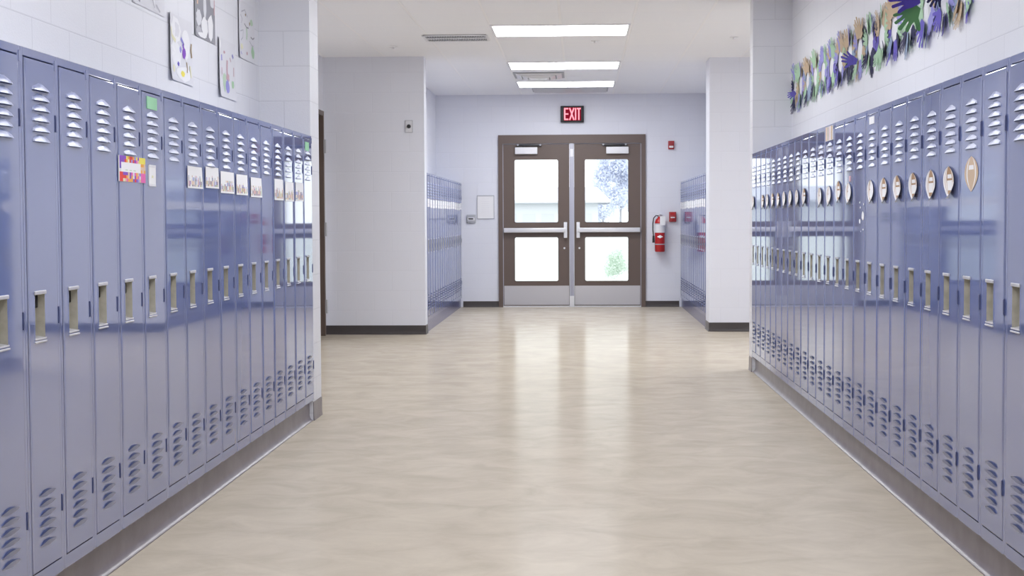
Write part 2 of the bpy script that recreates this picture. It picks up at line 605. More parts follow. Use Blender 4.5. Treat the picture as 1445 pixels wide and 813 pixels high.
def door_leaf(x0, x1, w0, w1, latch_x, hinge_x, sgn):
    """x0..x1 leaf, w0..w1 glass; latch at the mullion side; sgn = +1 when the latch is on the +x side"""
    ya, yb = END + 0.0, END + 0.045
    zs = [(0.362, 1.012), (1.203, 2.122)]
    b = MB()
    xs = [x0, w0, w1, x1]
    zz = [0.018, 0.362, 1.012, 1.203, 2.122, DH - 0.132]
    for i in range(3):
        for j in range(5):
            if i == 1 and j in (1, 3):
                continue
            b.box((xs[i], ya, zz[j]), (xs[i + 1], yb, zz[j + 1]), M_BROWN)
    # rounded corner fillets and stops of the two lights
    for z0, z1 in zs:
        outer = round_rect(w0 + 1e-4, w1 - 1e-4, z0 + 1e-4, z1 - 1e-4, 0.0002)
        inner = round_rect(w0 + 0.012, w1 - 0.012, z0 + 0.012, z1 - 0.012, 0.022)
        b.grid([[(p[0], ya - 0.001, p[1]) for p in outer], [(p[0], ya - 0.006, p[1]) for p in inner], [(p[0], yb, p[1]) for p in inner]], M_BROWN, close=True)
    leaf = b.build('door_leaf', exit_door, 0)
    for z0, z1 in zs:
        g = MB()
        g.box((w0 + 0.002, ya + 0.018, z0 + 0.002), (w1 - 0.002, ya + 0.024, z1 - 0.002), M_GLASS)
        g.build('glass_pane', leaf, 0)
    k = MB()
    k.rbox((x0 + 0.006, ya - 0.004, 0.03), (x1 - 0.006, ya - 0.0005, 0.306), M_STEEL, 0.001, 1)
    k.build('kick_plate', leaf)
    p = MB()
    a, c = (hinge_x + 0.016 * sgn, latch_x - 0.05 * sgn)
    p.rbox((min(a, c), ya - 0.075, 1.070), (max(a, c), ya - 0.03, 1.136), M_ALU, 0.008, 3)
    p.rbox((min(a, a + 0.03 * sgn), ya - 0.07, 1.078), (max(a, a + 0.03 * sgn), ya, 1.128), M_ALU, 0.004)
    p.rbox((latch_x - 0.058 - 0.024, ya - 0.065, 0.992) if sgn > 0 else (latch_x + 0.058 - 0.024, ya - 0.065, 0.992),
           (latch_x - 0.058 + 0.024, ya, 1.217) if sgn > 0 else (latch_x + 0.058 + 0.024, ya, 1.217), M_WHITEP, 0.006, 3)
    p.build('push_bar', leaf)
    q = MB()
    q.tube([(latch_x - 0.075 * sgn, ya - 0.008, 0.845), (latch_x - 0.075 * sgn, ya, 0.845)], 0.014, M_ALU, 14)
    q.build('lock_cylinder', leaf)
    cx0 = hinge_x + 0.18 * sgn
    cx1 = cx0 + 0.318 * sgn
    q = MB()
    q.rbox((min(cx0, cx1), ya - 0.06, 2.19), (max(cx0, cx1), ya, 2.287), M_WHITEP, 0.006, 2)
    cl = q.build('door_closer', leaf)
    q = MB()
    ax = cx0 + 0.11 * sgn
    q.tube([(ax, ya - 0.035, 2.285), (ax, ya - 0.035, 2.325)], 0.014, M_DARKP, 10)
    q.rbox((min(cx0 + 0.02 * sgn, cx1 + 0.06 * sgn), ya - 0.05, 2.302), (max(cx0 + 0.02 * sgn, cx1 + 0.06 * sgn), ya - 0.026, 2.326), M_DARKP, 0.003)
    for t in (0.04, 0.36):
        q.tube([(cx0 + t * sgn, ya - 0.056, 2.322), (cx0 + t * sgn, ya - 0.026, 2.322)], 0.015, M_GREYP, 10)
    q.build('closer_arm', leaf)
    return leaf


door_leaf(DX0 + 0.071, -0.140, -0.935, -0.290, -0.138, DX0 + 0.062, 1)
door_leaf(-0.071, DX1 - 0.071, 0.073, 0.712, -0.073, DX1 - 0.062, -1)

# side door in the alcove
side = struct_root('door_2')
b = MB()
b.box((-3.0, SD0, 0), (-2.765, SD0 + 0.05, SDH), M_BROWN)
b.box((-3.0, SD1 - 0.05, 0), (-2.765, SD1, SDH), M_BROWN)
b.box((-3.0, SD0 + 0.05, SDH - 0.05), (-2.765, SD1 - 0.05, SDH), M_BROWN)
b.build('door_frame', side, 0)
b = MB()
b.box((-2.9, SD0 + 0.053, 0.01), (-2.855, SD1 - 0.053, SDH - 0.053), M_BROWN)
sl = b.build('door_leaf', side, 0)
for hz in (0.32, 1.16, 2.06):
    b = MB()
    b.tube([(-2.752, SD1 - 0.035, hz - 0.075), (-2.752, SD1 - 0.035, hz + 0.075)], 0.014, M_GREYP, 10)
    b.box((-2.765, SD1 - 0.05, hz - 0.07), (-2.757, SD1 - 0.01, hz + 0.07), M_GREYP)
    b.build('hinge', side)
b = MB()
b.tube([(-2.855, SD0 + 0.12, 1.0), (-2.80, SD0 + 0.12, 1.0), (-2.80, SD0 + 0.22, 1.0)], 0.01, M_ALU, 8)
b.build('door_handle', sl)


# ------------------------------------------------------------------ lockers
U = LW / 2


def uy(u):
    return u - U


def locker_body_mesh():
    b = MB()
    y0, y1, z0, z1 = -U + 0.0012, U - 0.0012, 0.0, HTOP - TOE
    iy0, iy1, iz0, iz1 = uy(0.0205), uy(0.2815), 0.176 - TOE, 1.757 - TOE
    D = 0.018
    b.rbox((-D, y0, z0), (0, iy0, z1), M_PAINT, 0.0025, 2)
    b.rbox((-D, iy1, z0), (0, y1, z1), M_PAINT, 0.0025, 2)
    b.rbox((-D, iy0 - 0.003, iz1), (0, iy1 + 0.003, z1), M_PAINT, 0.0015, 1)
    b.box((-D, iy0 - 0.003, z0), (0, iy1 + 0.003, iz0), M_PAINT)
    b.rbox((-0.003, iy1 + 0.006, iz1 - 0.022), (0.0035, iy1 + 0.0165, iz1 + 0.012), M_PAINT, 0.0015, 1)   # top clip
    b.box((-0.318, y0, z0), (-D, y1, z1), M_PAINT, skip='r')
    return b.mesh('locker_body', 0)


def louver(b, u, z, up):
    """a pressed hood; up=+1 opens downwards (high set), -1 opens upwards (low set)"""
    a, p, h = 0.071, (0.013 if up > 0 else 0.008), 0.0225
    S = 0.0032
    if up > 0:
        out = [(-a, 0), (-a * 0.97, 0.010), (-0.22 * a, h), (0.22 * a, h), (a * 0.97, 0.010), (a, 0)]
        lip = [(-a * 0.93, 0, 0.55), (-0.25 * a, 0, 1.0), (0.25 * a, 0, 1.0), (a * 0.93, 0, 0.55)]
        slot = [(-a * 0.9, 0.0), (a * 0.9, 0.0), (a * 0.9, 0.007), (-a * 0.9, 0.007)]
    else:
        out = [(-a, 0.006), (-a * 0.97, 0.002), (-0.22 * a, -0.004), (0.22 * a, -0.004), (a * 0.97, 0.002), (a, 0.006)]
        lip = [(-a * 0.9, 0.008, 0.6), (-0.3 * a, 0.0155, 1.0), (0.3 * a, 0.0155, 1.0), (a * 0.9, 0.008, 0.6)]
        slot = [(-a * 0.88, 0.006), (a * 0.88, 0.006), (0.3 * a, 0.017), (-0.3 * a, 0.017)]
    O = [(S, uy(u) + q[0], z + q[1]) for q in out]
    P = [(S + p * q[2], uy(u) + q[0], z + q[1]) for q in lip]
    if up > 0:
        # hood swept from its upper outline to the lip, bulging outwards
        nseg = 5
        top = [O[0], O[1], O[2], O[3], O[4], O[5]]
        lipx = [O[0], P[0], P[1], P[2], P[3], O[5]]
        rows = []
        for k in range(nseg + 1):
            t = k / nseg
            bul = 0.5 * t + 0.5 * math.sin(t * math.pi / 2)
            rows.append([(q[0] + (w[0] - q[0]) * bul, q[1] + (w[1] - q[1]) * t, q[2] + (w[2] - q[2]) * t) for q, w in zip(top, lipx)])
        b.grid(rows, M_LOUVER)
    else:
        b.face([O[0], P[0], O[1]], M_LOUVER)
        b.face([O[1], P[0], P[1], O[2]], M_LOUVER)
        b.face([O[2], P[1], P[2], O[3]], M_LOUVER)
        b.face([O[3], P[2], P[3], O[4]], M_LOUVER)
        b.face([O[4], P[3], O[5]], M_LOUVER)
    b.face([(S + 0.0004, uy(u) + q[0], z + q[1]) for q in slot], M_SLOT_SHADE)


PU0, PU1, PZ0, PZ1 = 0.068, 0.158, 0.893 - TOE, 1.036 - TOE


def locker_door_mesh():
    b = MB()
    y0, y1, z0, z1 = uy(0.0250), uy(0.2770), 0.180 - TOE, 1.753 - TOE
    F, B, r = 0.0032, -0.016, 0.004
    ys = [y0 + r, uy(PU0), uy(PU1), y1 - r]
    zs = [z0 + r, PZ0, PZ1, z1 - r]
    for i in range(3):
        for j in range(3):
            if i == 1 and j == 1:
                continue
            b.face([(F, ys[i], zs[j]), (F, ys[i + 1], zs[j]), (F, ys[i + 1], zs[j + 1]), (F, ys[i], zs[j + 1])], M_PAINT)
    # rolled edge
    rows = []
    for k in range(4):
        a = math.radians(90 * k / 3)
        e = r - r * math.sin(a)
        d = F - r + r * math.cos(a)
        rows.append([(d, y0 + e, z0 + e), (d, ys[1], z0 + e), (d, ys[2], z0 + e), (d, y1 - e, z0 + e), (d, y1 - e, zs[1]), (d, y1 - e, zs[2]),
                     (d, y1 - e, z1 - e), (d, ys[2], z1 - e), (d, ys[1], z1 - e), (d, y0 + e, z1 - e), (d, y0 + e, zs[2]), (d, y0 + e, zs[1])])
    rows.append([(B, p[1], p[2]) for p in rows[-1]])
    b.grid(rows, M_PAINT, close=True)
    for k in range(6):
        louver(b, 0.1515, 1.503 - TOE + 0.0315 * k, 1)
        louver(b, 0.149, 0.250 - TOE + 0.0312 * k, -1)
    return b.mesh('locker_door', 0)


def pocket_mesh():
    b = MB()
    a0, a1 = uy(PU0), uy(PU1)
    D = -0.046
    F = 0.0042
    # raised rim
    rim = 0.006
    o = [(a0 - rim, PZ0 - rim), (a1 + rim, PZ0 - rim), (a1 + rim, PZ1 + rim), (a0 - rim, PZ1 + rim)]
    i = [(a0 + 0.003, PZ0 + 0.003), (a1 - 0.003, PZ0 + 0.003), (a1 - 0.003, PZ1 - 0.003), (a0 + 0.003, PZ1 - 0.003)]
    b.grid([[(0.0028, *q) for q in o], [(F, *[(q[k] + s) for k, s in ((0, 0.0015 if q[0] < 0.5 * (a0 + a1) else -0.0015), (1, 0))]) for q in o],
            [(F, *q) for q in i]], M_PAINT, close=True)
    # bowl: side walls rounded into the back
    b.grid([[(F, *i[0]), (F, *i[3])], [(D * 0.55, i[0][0] + 0.001, i[0][1]), (D * 0.55, i[3][0] + 0.001, i[3][1])],
            [(D * 0.9, i[0][0] + 0.01, i[0][1]), (D * 0.9, i[3][0] + 0.01, i[3][1])], [(D, i[0][0] + 0.03, i[0][1]), (D, i[3][0] + 0.03, i[3][1])],
            [(D, i[1][0] - 0.03, i[0][1]), (D, i[1][0] - 0.03, i[3][1])], [(D * 0.9, i[1][0] - 0.01, i[0][1]), (D * 0.9, i[1][0] - 0.01, i[3][1])],
            [(D * 0.55, i[1][0] - 0.001, i[0][1]), (D * 0.55, i[1][0] - 0.001, i[3][1])], [(F, *i[1]), (F, *i[2])]], M_POCKET)
    b.face([(F, *i[3]), (F, *i[2]), (D, i[2][0], i[2][1]), (D, i[3][0], i[3][1])], M_POCKET)
    # sloping bright sill and bars
    b.face([(F, i[0][0], PZ0 + 0.006), (F, i[1][0], PZ0 + 0.006), (D, i[1][0], PZ0 + 0.014), (D, i[0][0], PZ0 + 0.014)], M_LIP)
    b.rbox((0.0035, a0 - 0.004, PZ0 - 0.009), (0.009, a1 + 0.004, PZ0 - 0.003), M_LIP, 0.0015, 1)
    b.rbox((0.0035, a0 - 0.002, PZ0 + 0.0005), (0.0075, a1 + 0.002, PZ0 + 0.006), M_LIP, 0.0015, 1)
    b.rbox((0.0035, a0 - 0.004, PZ1 - 0.003), (0.0085, a1 + 0.004, PZ1 + 0.009), M_LIP, 0.0025, 2)
    return b.mesh('recessed_handle', 0)


def latch_mesh():
    b = MB()
    b.rbox((-0.043, uy(0.102), PZ1 - 0.046), (-0.017, uy(0.1545), PZ1 - 0.006), M_LATCH, 0.002, 1)
    return b.mesh('latch', 0)


def hinge_mesh(z):
    b = MB()
    b.rbox((-0.002, uy(0.2775), z - 0.027 - TOE), (0.0065, uy(0.2862), z + 0.027 - TOE), M_HINGE, 0.002, 2)
    return b.mesh('hinge', 0)


ME_BODY, ME_DOOR, ME_POCKET, ME_LATCH = locker_body_mesh(), locker_door_mesh(), pocket_mesh(), latch_mesh()
ME_HINGE = [hinge_mesh(z) for z in (1.568, 0.960, 0.356)]

proto = thing('locker', '', 'locker')
link('locker_body', ME_BODY, proto)
_d = link('locker_door', ME_DOOR, proto)
_p = link('recessed_handle', ME_POCKET, _d)
link('latch', ME_LATCH, _d)
for _me in ME_HINGE:
    link('hinge', _me, _d)
for _o in proto.children_recursive:
    if _o.name.startswith('recessed_handle'):
        _o['label'] = 'recessed handle with beige steel pocket and bright lips'
    if _o.name.startswith('latch'):
        _o['label'] = 'dark latch tongue'
_used = []
rnd = random.Random(11)


def copy_tree(o, parent=None):
    c = o.copy()
    COL.objects.link(c)
    if parent is not None:
        c.parent = parent
    for ch in o.children:
        copy_tree(ch, c)
    return c


def place_locker(x, y, rz, label, group, yaw=None):
    if not _used:
        o = proto
    else:
        o = copy_tree(proto)
    _used.append(1)
    o.location = (x, y, TOE)
    o.rotation_euler = (0, 0, rz + math.radians(rnd.uniform(-0.06, 0.06)))
    tag(o, label, 'locker', group)
    for ch in o.children:
        if ch.name.startswith('locker_door'):
            ch.rotation_euler = (0, math.radians(rnd.uniform(-0.02, 0.02)), math.radians(rnd.uniform(-0.13, 0.13) if yaw is None else yaw))
    return o


CARDL = {3: 'a rainbow bordered card', 4: 'a green square', 6: 'a crayon picture card', 7: 'a crayon picture card',
         8: 'a crayon picture card', 9: 'a crayon picture card', 10: 'a crayon picture card', 12: 'a crayon picture card',
         13: 'a crayon picture card', 14: 'a crayon picture card', 15: 'a small green square'}
for i in range(-4, 16):
    n = ORD[15 - i]
    lab = f'tall blue locker below the drawings, {n} from the white pillar, ' + ('bearing ' + CARDL[i] if i in CARDL else 'bare door')
    place_locker(-XL, ZL + (i + 0.5) * LW, 0.0, lab, 'lockers below the drawings', {11: 0.25, 12: 0.5, 13: 0.42, 14: 0.3, 15: 0.1}.get(i))
BALLS = [1, 2, 3, 4, 5, 6, 7, 9, 10, 11, 12, 14, 15, 16, 17, 18, 19, 20, 21, 23]
for i in range(-4, 24):
    n = ORD[23 - i]
    lab = f'tall blue locker below the paper hands, {n} from the pillar, ' + ('with a football cut-out' if i in BALLS else 'without football')
    place_locker(XR, ZR + (i + 0.5) * LW, math.pi, lab, 'lockers below the paper hands')
NFL = 16
for i in range(NFL):
    lab = f'blue locker, {ORD[NFL - 1 - i]} from the end wall, in the row nearer the framed notice'
    place_locker(FXL, FLY + (i + 0.5) * LW, 0.0, lab, 'lockers nearer the framed notice')
NFR = 14
for i in range(NFR):
    lab = f'blue locker, {ORD[NFR - 1 - i]} from the end wall, in the row beside the fire extinguisher'
    place_locker(FXR, FRY + (i + 0.5) * LW, math.pi, lab, 'lockers beside the fire extinguisher')


# ------------------------------------------------------------------ ceiling fittings
def ceiling_light(y, label, x0=-0.815, x1=0.475, w=0.81):
    t = thing('ceiling_light', label, 'ceiling light', ((x0 + x1) / 2, y + w / 2, CEIL), 0, 'flat ceiling lights')
    hx, hy = (x1 - x0) / 2, w / 2
    b = MB()
    f = 0.022
    b.box((-hx, -hy, -0.012), (hx, -hy + f, 0), M_WHITEP)
    b.box((-hx, hy - f, -0.012), (hx, hy, 0), M_WHITEP)
    b.box((-hx, -hy + f, -0.012), (-hx + f, hy - f, 0), M_WHITEP)
    b.box((hx - f, -hy + f, -0.012), (hx, hy - f, 0), M_WHITEP)
    b.build('light_frame', t, 0)
    b = MB()
    b.box((-hx + f, -hy + f, -0.008), (hx - f, hy - f, -0.002), M_LAMP)
    b.build('diffuser', t, 0)


ceiling_light(19.43, 'lit ceiling light panel closest to the exit doors')
ceiling_light(17.04, 'lit ceiling light panel between the other two panels in view')
ceiling_light(13.81, 'lit ceiling light panel beside the dark slot vent')
for k, y in enumerate((10.57, 7.33, 4.09, 0.85, -2.39, -5.63)):  # unseen lamps continuing the row, added to light the near hallway
    ceiling_light(y, f'added unseen ceiling light panel above the long locker rows, {ORD[k]} from the slot vent')

ceiling_light(13.3, 'added unseen ceiling light panel in the side passage behind the pillar by the paper hands', 2.4, 3.69)  # made-up lamp out of view, spills light into the far hallway

t = thing('slot_vent', 'white slot air vent with dark openings set in the ceiling tiles', 'vent', (-1.195, 14.72, CEIL))
b = MB()
vx, vy = 0.305, 0.225
b.box((-vx, -vy, -0.004), (vx, vy, 0), M_DARKP)
b.build('backing', t, 0)
b = MB()
for s0, s1 in ((-vy, -vy + 0.025), (vy - 0.025, vy), (-0.03, 0.03)):
    b.box((-vx, s0, -0.014), (vx, s1, -0.004), M_WHITEP)
for s in (-1, 1):
    b.box((s * vx - 0.012, -vy, -0.014), (s * vx + 0.012, vy, -0.004), M_WHITEP)
b.build('vent_frame', t, 0)
b = MB()
for k in range(24):
    x = -vx + 0.025 + k * (2 * vx - 0.05) / 23
    b.box((x - 0.0045, -vy + 0.025, -0.012), (x + 0.0045, vy - 0.025, -0.004), M_GREYP)
b.build('slats', t, 0)

t = thing('air_diffuser', 'square stepped silver air diffuser between two ceiling light panels', 'air diffuser', (-0.49, 18.62, CEIL))
b = MB()
b.box((-0.31, -0.38, -0.006), (0.31, 0.38, 0), M_GREYP)
b.build('backplate', t, 0)
for k, (s, z) in enumerate(((1.0, 0.012), (0.72, 0.03), (0.45, 0.045))):
    b = MB()
    hx, hy = 0.28 * s, 0.34 * s
    rows = []
    for e, zz in ((0.0, -z), (0.05, -z - 0.02), (0.065, -z - 0.016), (0.06, -0.004)):
        rows.append([(sx * (hx - e), sy * (hy - e), zz) for sx, sy in ((-1, -1), (1, -1), (1, 1), (-1, 1))])
    b.grid(rows, M_ALU, close=True)
    b.build('vane', t, 0)
b = MB()
b.box((-0.1, -0.12, -0.062), (0.1, 0.12, -0.004), M_ALU)
b.build('center_plate', t, 0)

t = thing('return_grille', 'long grey air grille in the ceiling above the exit doors', 'vent', (-0.12, 20.78, CEIL))
b = MB()
b.box((-0.52, -0.3, -0.004), (0.52, 0.3, 0), M_GREYP)
b.build('backing', t, 0)
b = MB()
for k in range(14):
    y = -0.28 + 0.56 * k / 13
    b.box((-0.5, y - 0.006, -0.014), (0.5, y + 0.006, -0.004), M_ALU)
b.build('slats', t, 0)

for x, y, lab in ((0.165, 15.1, 'small white sprinkler head behind the ceiling light beside the slot vent'),
                  (-1.905, 15.46, 'small white sprinkler head in the ceiling in front of the white wall'),
                  (1.523, 14.9, 'small white sprinkler head in the ceiling near the white pillar by the paper hands')):
    t = thing('sprinkler_head', lab, 'sprinkler', (x, y, CEIL), 0, 'ceiling sprinklers')
    b = MB()
    b.lathe((0, 0, 0), [(0.0, -0.0), (0.045, 0.0), (0.045, -0.004), (0.036, -0.008), (0.0, -0.008)], M_WHITEP, 20)
    b.build('cover_ring', t)
    b = MB()
    b.lathe((0, 0, 0), [(0.0, -0.008), (0.011, -0.008), (0.010, -0.02), (0.018, -0.021), (0.018, -0.024), (0.0, -0.024)], M_WHITEP, 16)
    b.build('nozzle', t)


# ------------------------------------------------------------------ end wall fittings
t = thing('exit_sign', 'dark EXIT sign with lit red letters above the brown double doors', 'exit sign', (-0.0955, END, 2.635))
b = MB()
b.rbox((-0.166, -0.07, 0.0), (0.166, 0.0, 0.235), M_DARKP, 0.008, 2)
b.build('sign_housing', t)
b = MB()
b.box((-0.118, -0.0722, 0.026), (0.125, -0.0695, 0.212), M_EXITGLOW)
b.build('sign_face', t, 0)
b = MB()


def stroke(b, x0, z0, x1, z1, w, y, mat):
    d = Vector((x1 - x0, 0, z1 - z0)).normalized()
    n = Vector((-d.z, 0, d.x)) * (w / 2)
    p, q = Vector((x0, y, z0)), Vector((x1, y, z1))
    b.face([p - n, q - n, q + n, p + n], mat)


ly, z0, z1, w = -0.0735, 0.034, 0.204, 0.019
x = -0.106
stroke(b, x, z0, x, z1, w, ly, M_EXITRED)
for z in (z0 + w / 2, (z0 + z1) / 2, z1 - w / 2):
    stroke(b, x, z, x + 0.052, z, w, ly, M_EXITRED)
stroke(b, -0.036, z0, 0.024, z1, w, ly, M_EXITRED)
stroke(b, 0.024, z0, -0.036, z1, w, ly, M_EXITRED)
stroke(b, 0.048, z0, 0.048, z1, w, ly, M_EXITRED)
stroke(b, 0.094, z0, 0.094, z1, w, ly, M_EXITRED)
stroke(b, 0.066, z1 - w / 2, 0.122, z1 - w / 2, w, ly, M_EXITRED)
b.build('sign_lettering', t, 0)

t = thing('alarm_strobe', 'small red fire alarm strobe on the wall above the pull station', 'fire alarm', (1.31, END, 2.245))
b = MB()
b.rbox((-0.042, -0.04, 0), (0.042, 0, 0.12), M_REDDARK, 0.006)
b.build('strobe_body', t)
b = MB()
b.rbox((-0.03, -0.055, 0.022), (0.03, -0.04, 0.05), M_WHITEP, 0.005)
b.build('strobe_lens', t)

t = thing('pull_station', 'square red fire alarm pull station beside the extinguisher', 'fire alarm', (1.33, END, 1.215))
b = MB()
b.rbox((-0.05, -0.05, 0), (0.05, 0, 0.142), M_REDDARK, 0.006)
b.build('station_body', t)
b = MB()
b.rbox((-0.03, -0.064, 0.052), (0.03, -0.05, 0.07), M_WHITEP, 0.003)
b.rbox((-0.008, -0.06, 0.02), (0.008, -0.05, 0.055), M_RED, 0.003)
b.build('pull_handle', t)
b = MB()
b.box((-0.032, -0.0515, 0.1), (0.032, -0.0498, 0.128), M_RED)
b.build('faceplate', t, 0)

# fire extinguisher
ex, ey, ez = 1.145, END - 0.095, 0.79
t = thing('fire_extinguisher', 'red fire extinguisher with white tag hung on the wall beside the exit doors', 'fire extinguisher', (ex, ey, ez))
R = 0.071
b = MB()
prof = [(0.0, 0.0), (R * 0.9, 0.0), (R, 0.012), (R, 0.27), (R, 0.272), (R, 0.40), (R, 0.402), (R * 0.97, 0.425), (R * 0.82, 0.455), (R * 0.55, 0.478), (0.026, 0.488), (0.026, 0.502), (0.0, 0.502)]


def ext_mat(i, j):
    return M_WHITEP if i == 4 else M_RED


b.lathe((0, 0, 0), prof, ext_mat, 32)
b.build('cylinder_body', t)
b = MB()
rows = []
for k in range(9):
    a = math.radians(-90 + (k - 4) * 9)
    hgt = 0.022 * (1 - abs(k - 4) / 4.0) + 0.0005
    rows.append([(math.cos(a) * (R + 0.001), math.sin(a) * (R + 0.001), 0.215 - hgt), (math.cos(a) * (R + 0.001), math.sin(a) * (R + 0.001), 0.215 + hgt)])
b.grid(rows, M_PAPER)
b.build('diamond_sticker', t)
b = MB()
b.tube([(0, 0, 0.5), (0, 0, 0.525)], 0.02, M_ALU, 12)
b.rbox((-0.03, -0.05, 0.52), (0.03, 0.02, 0.532), M_ALU, 0.003)
b.rbox((-0.012, -0.085, 0.535), (0.012, 0.015, 0.545), M_WHITEP, 0.003)
b.tube([(-0.02, 0, 0.51), (0.05, 0, 0.51)], 0.012, M_ALU, 10)
b.build('valve_head', t)
b = MB()
pts = [(-0.02, -0.01, 0.51), (-0.055, -0.015, 0.515), (-0.088, -0.018, 0.48), (-0.1, -0.02, 0.40), (-0.1, -0.02, 0.31), (-0.092, -0.02, 0.24), (-0.09, -0.02, 0.19)]
b.tube(pts, 0.008, M_DARKP, 10)
b.tube([(-0.09, -0.02, 0.23), (-0.09, -0.02, 0.13)], [0.014, 0.018], M_DARKP, 12)
b.build('hose', t)
b = MB()
b.box((-0.002, -0.079, 0.375), (0.073, -0.077, 0.505), M_PAPER)
b.build('inspection_tag', t, 0)
b = MB()
b.box((-0.03, 0.05, 0.05), (0.03, 0.095, 0.5), M_GREYP)
for z in (0.1, 0.39):
    b.lathe((0, 0, 0), [(R + 0.001, z), (R + 0.003, z + 0.001), (R + 0.003, z + 0.013), (R + 0.001, z + 0.014)], M_GREYP, 32)
b.build('wall_bracket', t)

t = thing('framed_notice', 'white paper notice in a thin grey frame on the wall beside the exit doors', 'notice', (-1.341, END, 1.268))
b = MB()
b.box((-0.118, -0.006, 0.006), (0.118, 0, 0.33), M_PAPER)
for z in (0.285, 0.25, 0.22, 0.19, 0.16, 0.13, 0.10):
    b.box((-0.06, -0.0068, z), (0.055, -0.006, z + 0.003), M_PAPERG)
b.build('notice_sheet', t, 0)
b = MB()
for lo, hi in (((-0.124, -0.012, 0), (0.124, 0, 0.008)), ((-0.124, -0.012, 0.328), (0.124, 0, 0.337)), ((-0.124, -0.012, 0.008), (-0.117, 0, 0.328)), ((0.117, -0.012, 0.008), (0.124, 0, 0.328))):
    b.box(lo, hi, M_GREYP)
b.build('notice_frame', t, 0)

t = thing('wall_thermostat', 'small grey wall thermostat box with dark display beside the framed notice', 'thermostat', (-1.548, END, 1.213))
b = MB()
b.rbox((-0.066, -0.03, 0), (0.066, 0, 0.118), M_GREYP, 0.005)
b.build('thermostat_case', t)
b = MB()
b.box((-0.05, -0.0315, 0.035), (0.05, -0.0295, 0.075), M_PAPERG)
b.box((-0.04, -0.0325, 0.048), (0.03, -0.031, 0.066), M_DARKP)
b.build('display', t, 0)

t = thing('wall_plate', 'pale square plate with a round dark knob high on the white wall', 'wall switch', (-1.857, RETL, 2.212))
b = MB()
b.rbox((-0.042, -0.012, 0), (0.042, 0, 0.135), M_GREYP, 0.003)
b.box((-0.036, -0.0125, 0.006), (0.036, -0.011, 0.129), M_PAPERG)
b.build('plate', t)
b = MB()
b.tube([(0, -0.012, 0.068), (0, -0.032, 0.068)], [0.023, 0.018], M_DARKP, 16)
b.build('round_knob', t)


# ------------------------------------------------------------------ papers on the lockers
def lbox(b, side, front, y0, y1, z0, z1, d0, d1, mat):
    """thin box on a locker front; side=-1: row at -x facing +x"""
    if side < 0:
        b.box((front + d0, y0, z0), (front + d1, y1, z1), mat)
    else:
        b.box((front - d1, y0, z0), (front - d0, y1, z1), mat)


KID = ['paleorange', 'lavender', 'brown', 'rose', 'paleyellow', 'grey', 'paleorange', 'slate', 'palegreen', 'white', 'rose', 'ballpale']


def crayon_card(i, y0, y1, z0, z1, seed):
    """white card, row of small figures along its lower half, its near edge lifting a little"""
    r = random.Random(seed)
    nu, nv = 22, 12
    b = MB()
    rows = []
    lift = r.uniform(0.001, 0.006)
    for a in range(nv + 1):
        row = []
        for c in range(nu + 1):
            u, v = c / nu, a / nv
            d = 0.0075 + lift * (max(0.0, u - 0.5) * 2) ** 2 * (1 - v) + 0.001 * math.sin(u * 5)
            row.append((-XL + d, y0 + (y1 - y0) * u, z0 + (z1 - z0) * v))
        rows.append(row)
    hs = [r.randint(4, 7) for _ in range(nu)]
    cs = [r.choice(KID) for _ in range(nu * nv)]

    def mat(a, c):
        if a == 0 or c in (0, nu - 1):
            return M_PAPER
        if a < hs[c]:
            return INK[cs[c * nv + (a // 2)]]
        return M_PAPER
    b.grid(rows, mat)
    o = b.build('name_card', None, 0)
    return tag(o, f'white card with a row of crayon figures on the {ORD[15 - i]} locker from the white pillar', 'card', 'crayon name cards')


for i, y0, y1, z0, z1 in ((6, 6.312, 6.556, 1.398, 1.492), (7, 6.62, 6.862, 1.405, 1.500), (8, 6.90, 7.17, 1.387, 1.488), (9, 7.22, 7.46, 1.384, 1.484),
                          (10, 7.54, 7.80, 1.378, 1.478), (12, 8.13, 8.37, 1.37, 1.486), (13, 8.43, 8.68, 1.368, 1.478), (14, 8.74, 8.99, 1.372, 1.482)):
    crayon_card(i, y0, y1, z0, z1, i)

b = MB()
r = random.Random(5)
y0, y1, z0, z1 = 5.367, 5.69, 1.403, 1.497
lbox(b, -1, -XL, y0, y1, z0, z1, 0.0035, 0.0076, M_PAPER)
nu, nv = 16, 8
pal = ['purple', 'yellow', 'orange', 'red', 'pink', 'lavender', 'purple', 'paleyellow', 'violet', 'paleorange', 'offwhite']
for c in range(nu):
    for a in range(nv):
        if 1 <= c < nu - 3 and 3 <= a < 6:
            continue
        col = r.choice(pal)
        if c < 3 and a > 5:
            col = 'purple'
        if c >= nu - 4 and a > 5:
            col = 'yellow'
        if c < 2 and a < 3:
            col = 'red'
        if c >= nu - 3 and a < 3:
            col = 'pink'
        if c >= nu - 3 and 3 <= a < 6:
            col = r.choice(['orange', 'paleorange', 'red'])
        ya, yb = y0 + (y1 - y0) * c / nu, y0 + (y1 - y0) * (c + 1) / nu
        za, zb = z0 + (z1 - z0) * a / nv, z0 + (z1 - z0) * (a + 1) / nv
        b.face([(-XL + 0.0078, ya, za), (-XL + 0.0078, yb, za), (-XL + 0.0078, yb, zb), (-XL + 0.0078, ya, zb)], INK[col])
for k in range(3):
    b.face([(-XL + 0.0078, y0 + 0.07 + 0.05 * k, 1.444), (-XL + 0.0078, y0 + 0.10 + 0.05 * k, 1.444), (-XL + 0.0078, y0 + 0.10 + 0.05 * k, 1.447), (-XL + 0.0078, y0 + 0.07 + 0.05 * k, 1.447)], INK['palegreen'])
tag(b.build('name_card', None, 0), 'rainbow bordered card with white middle on the thirteenth locker from the white pillar', 'card')

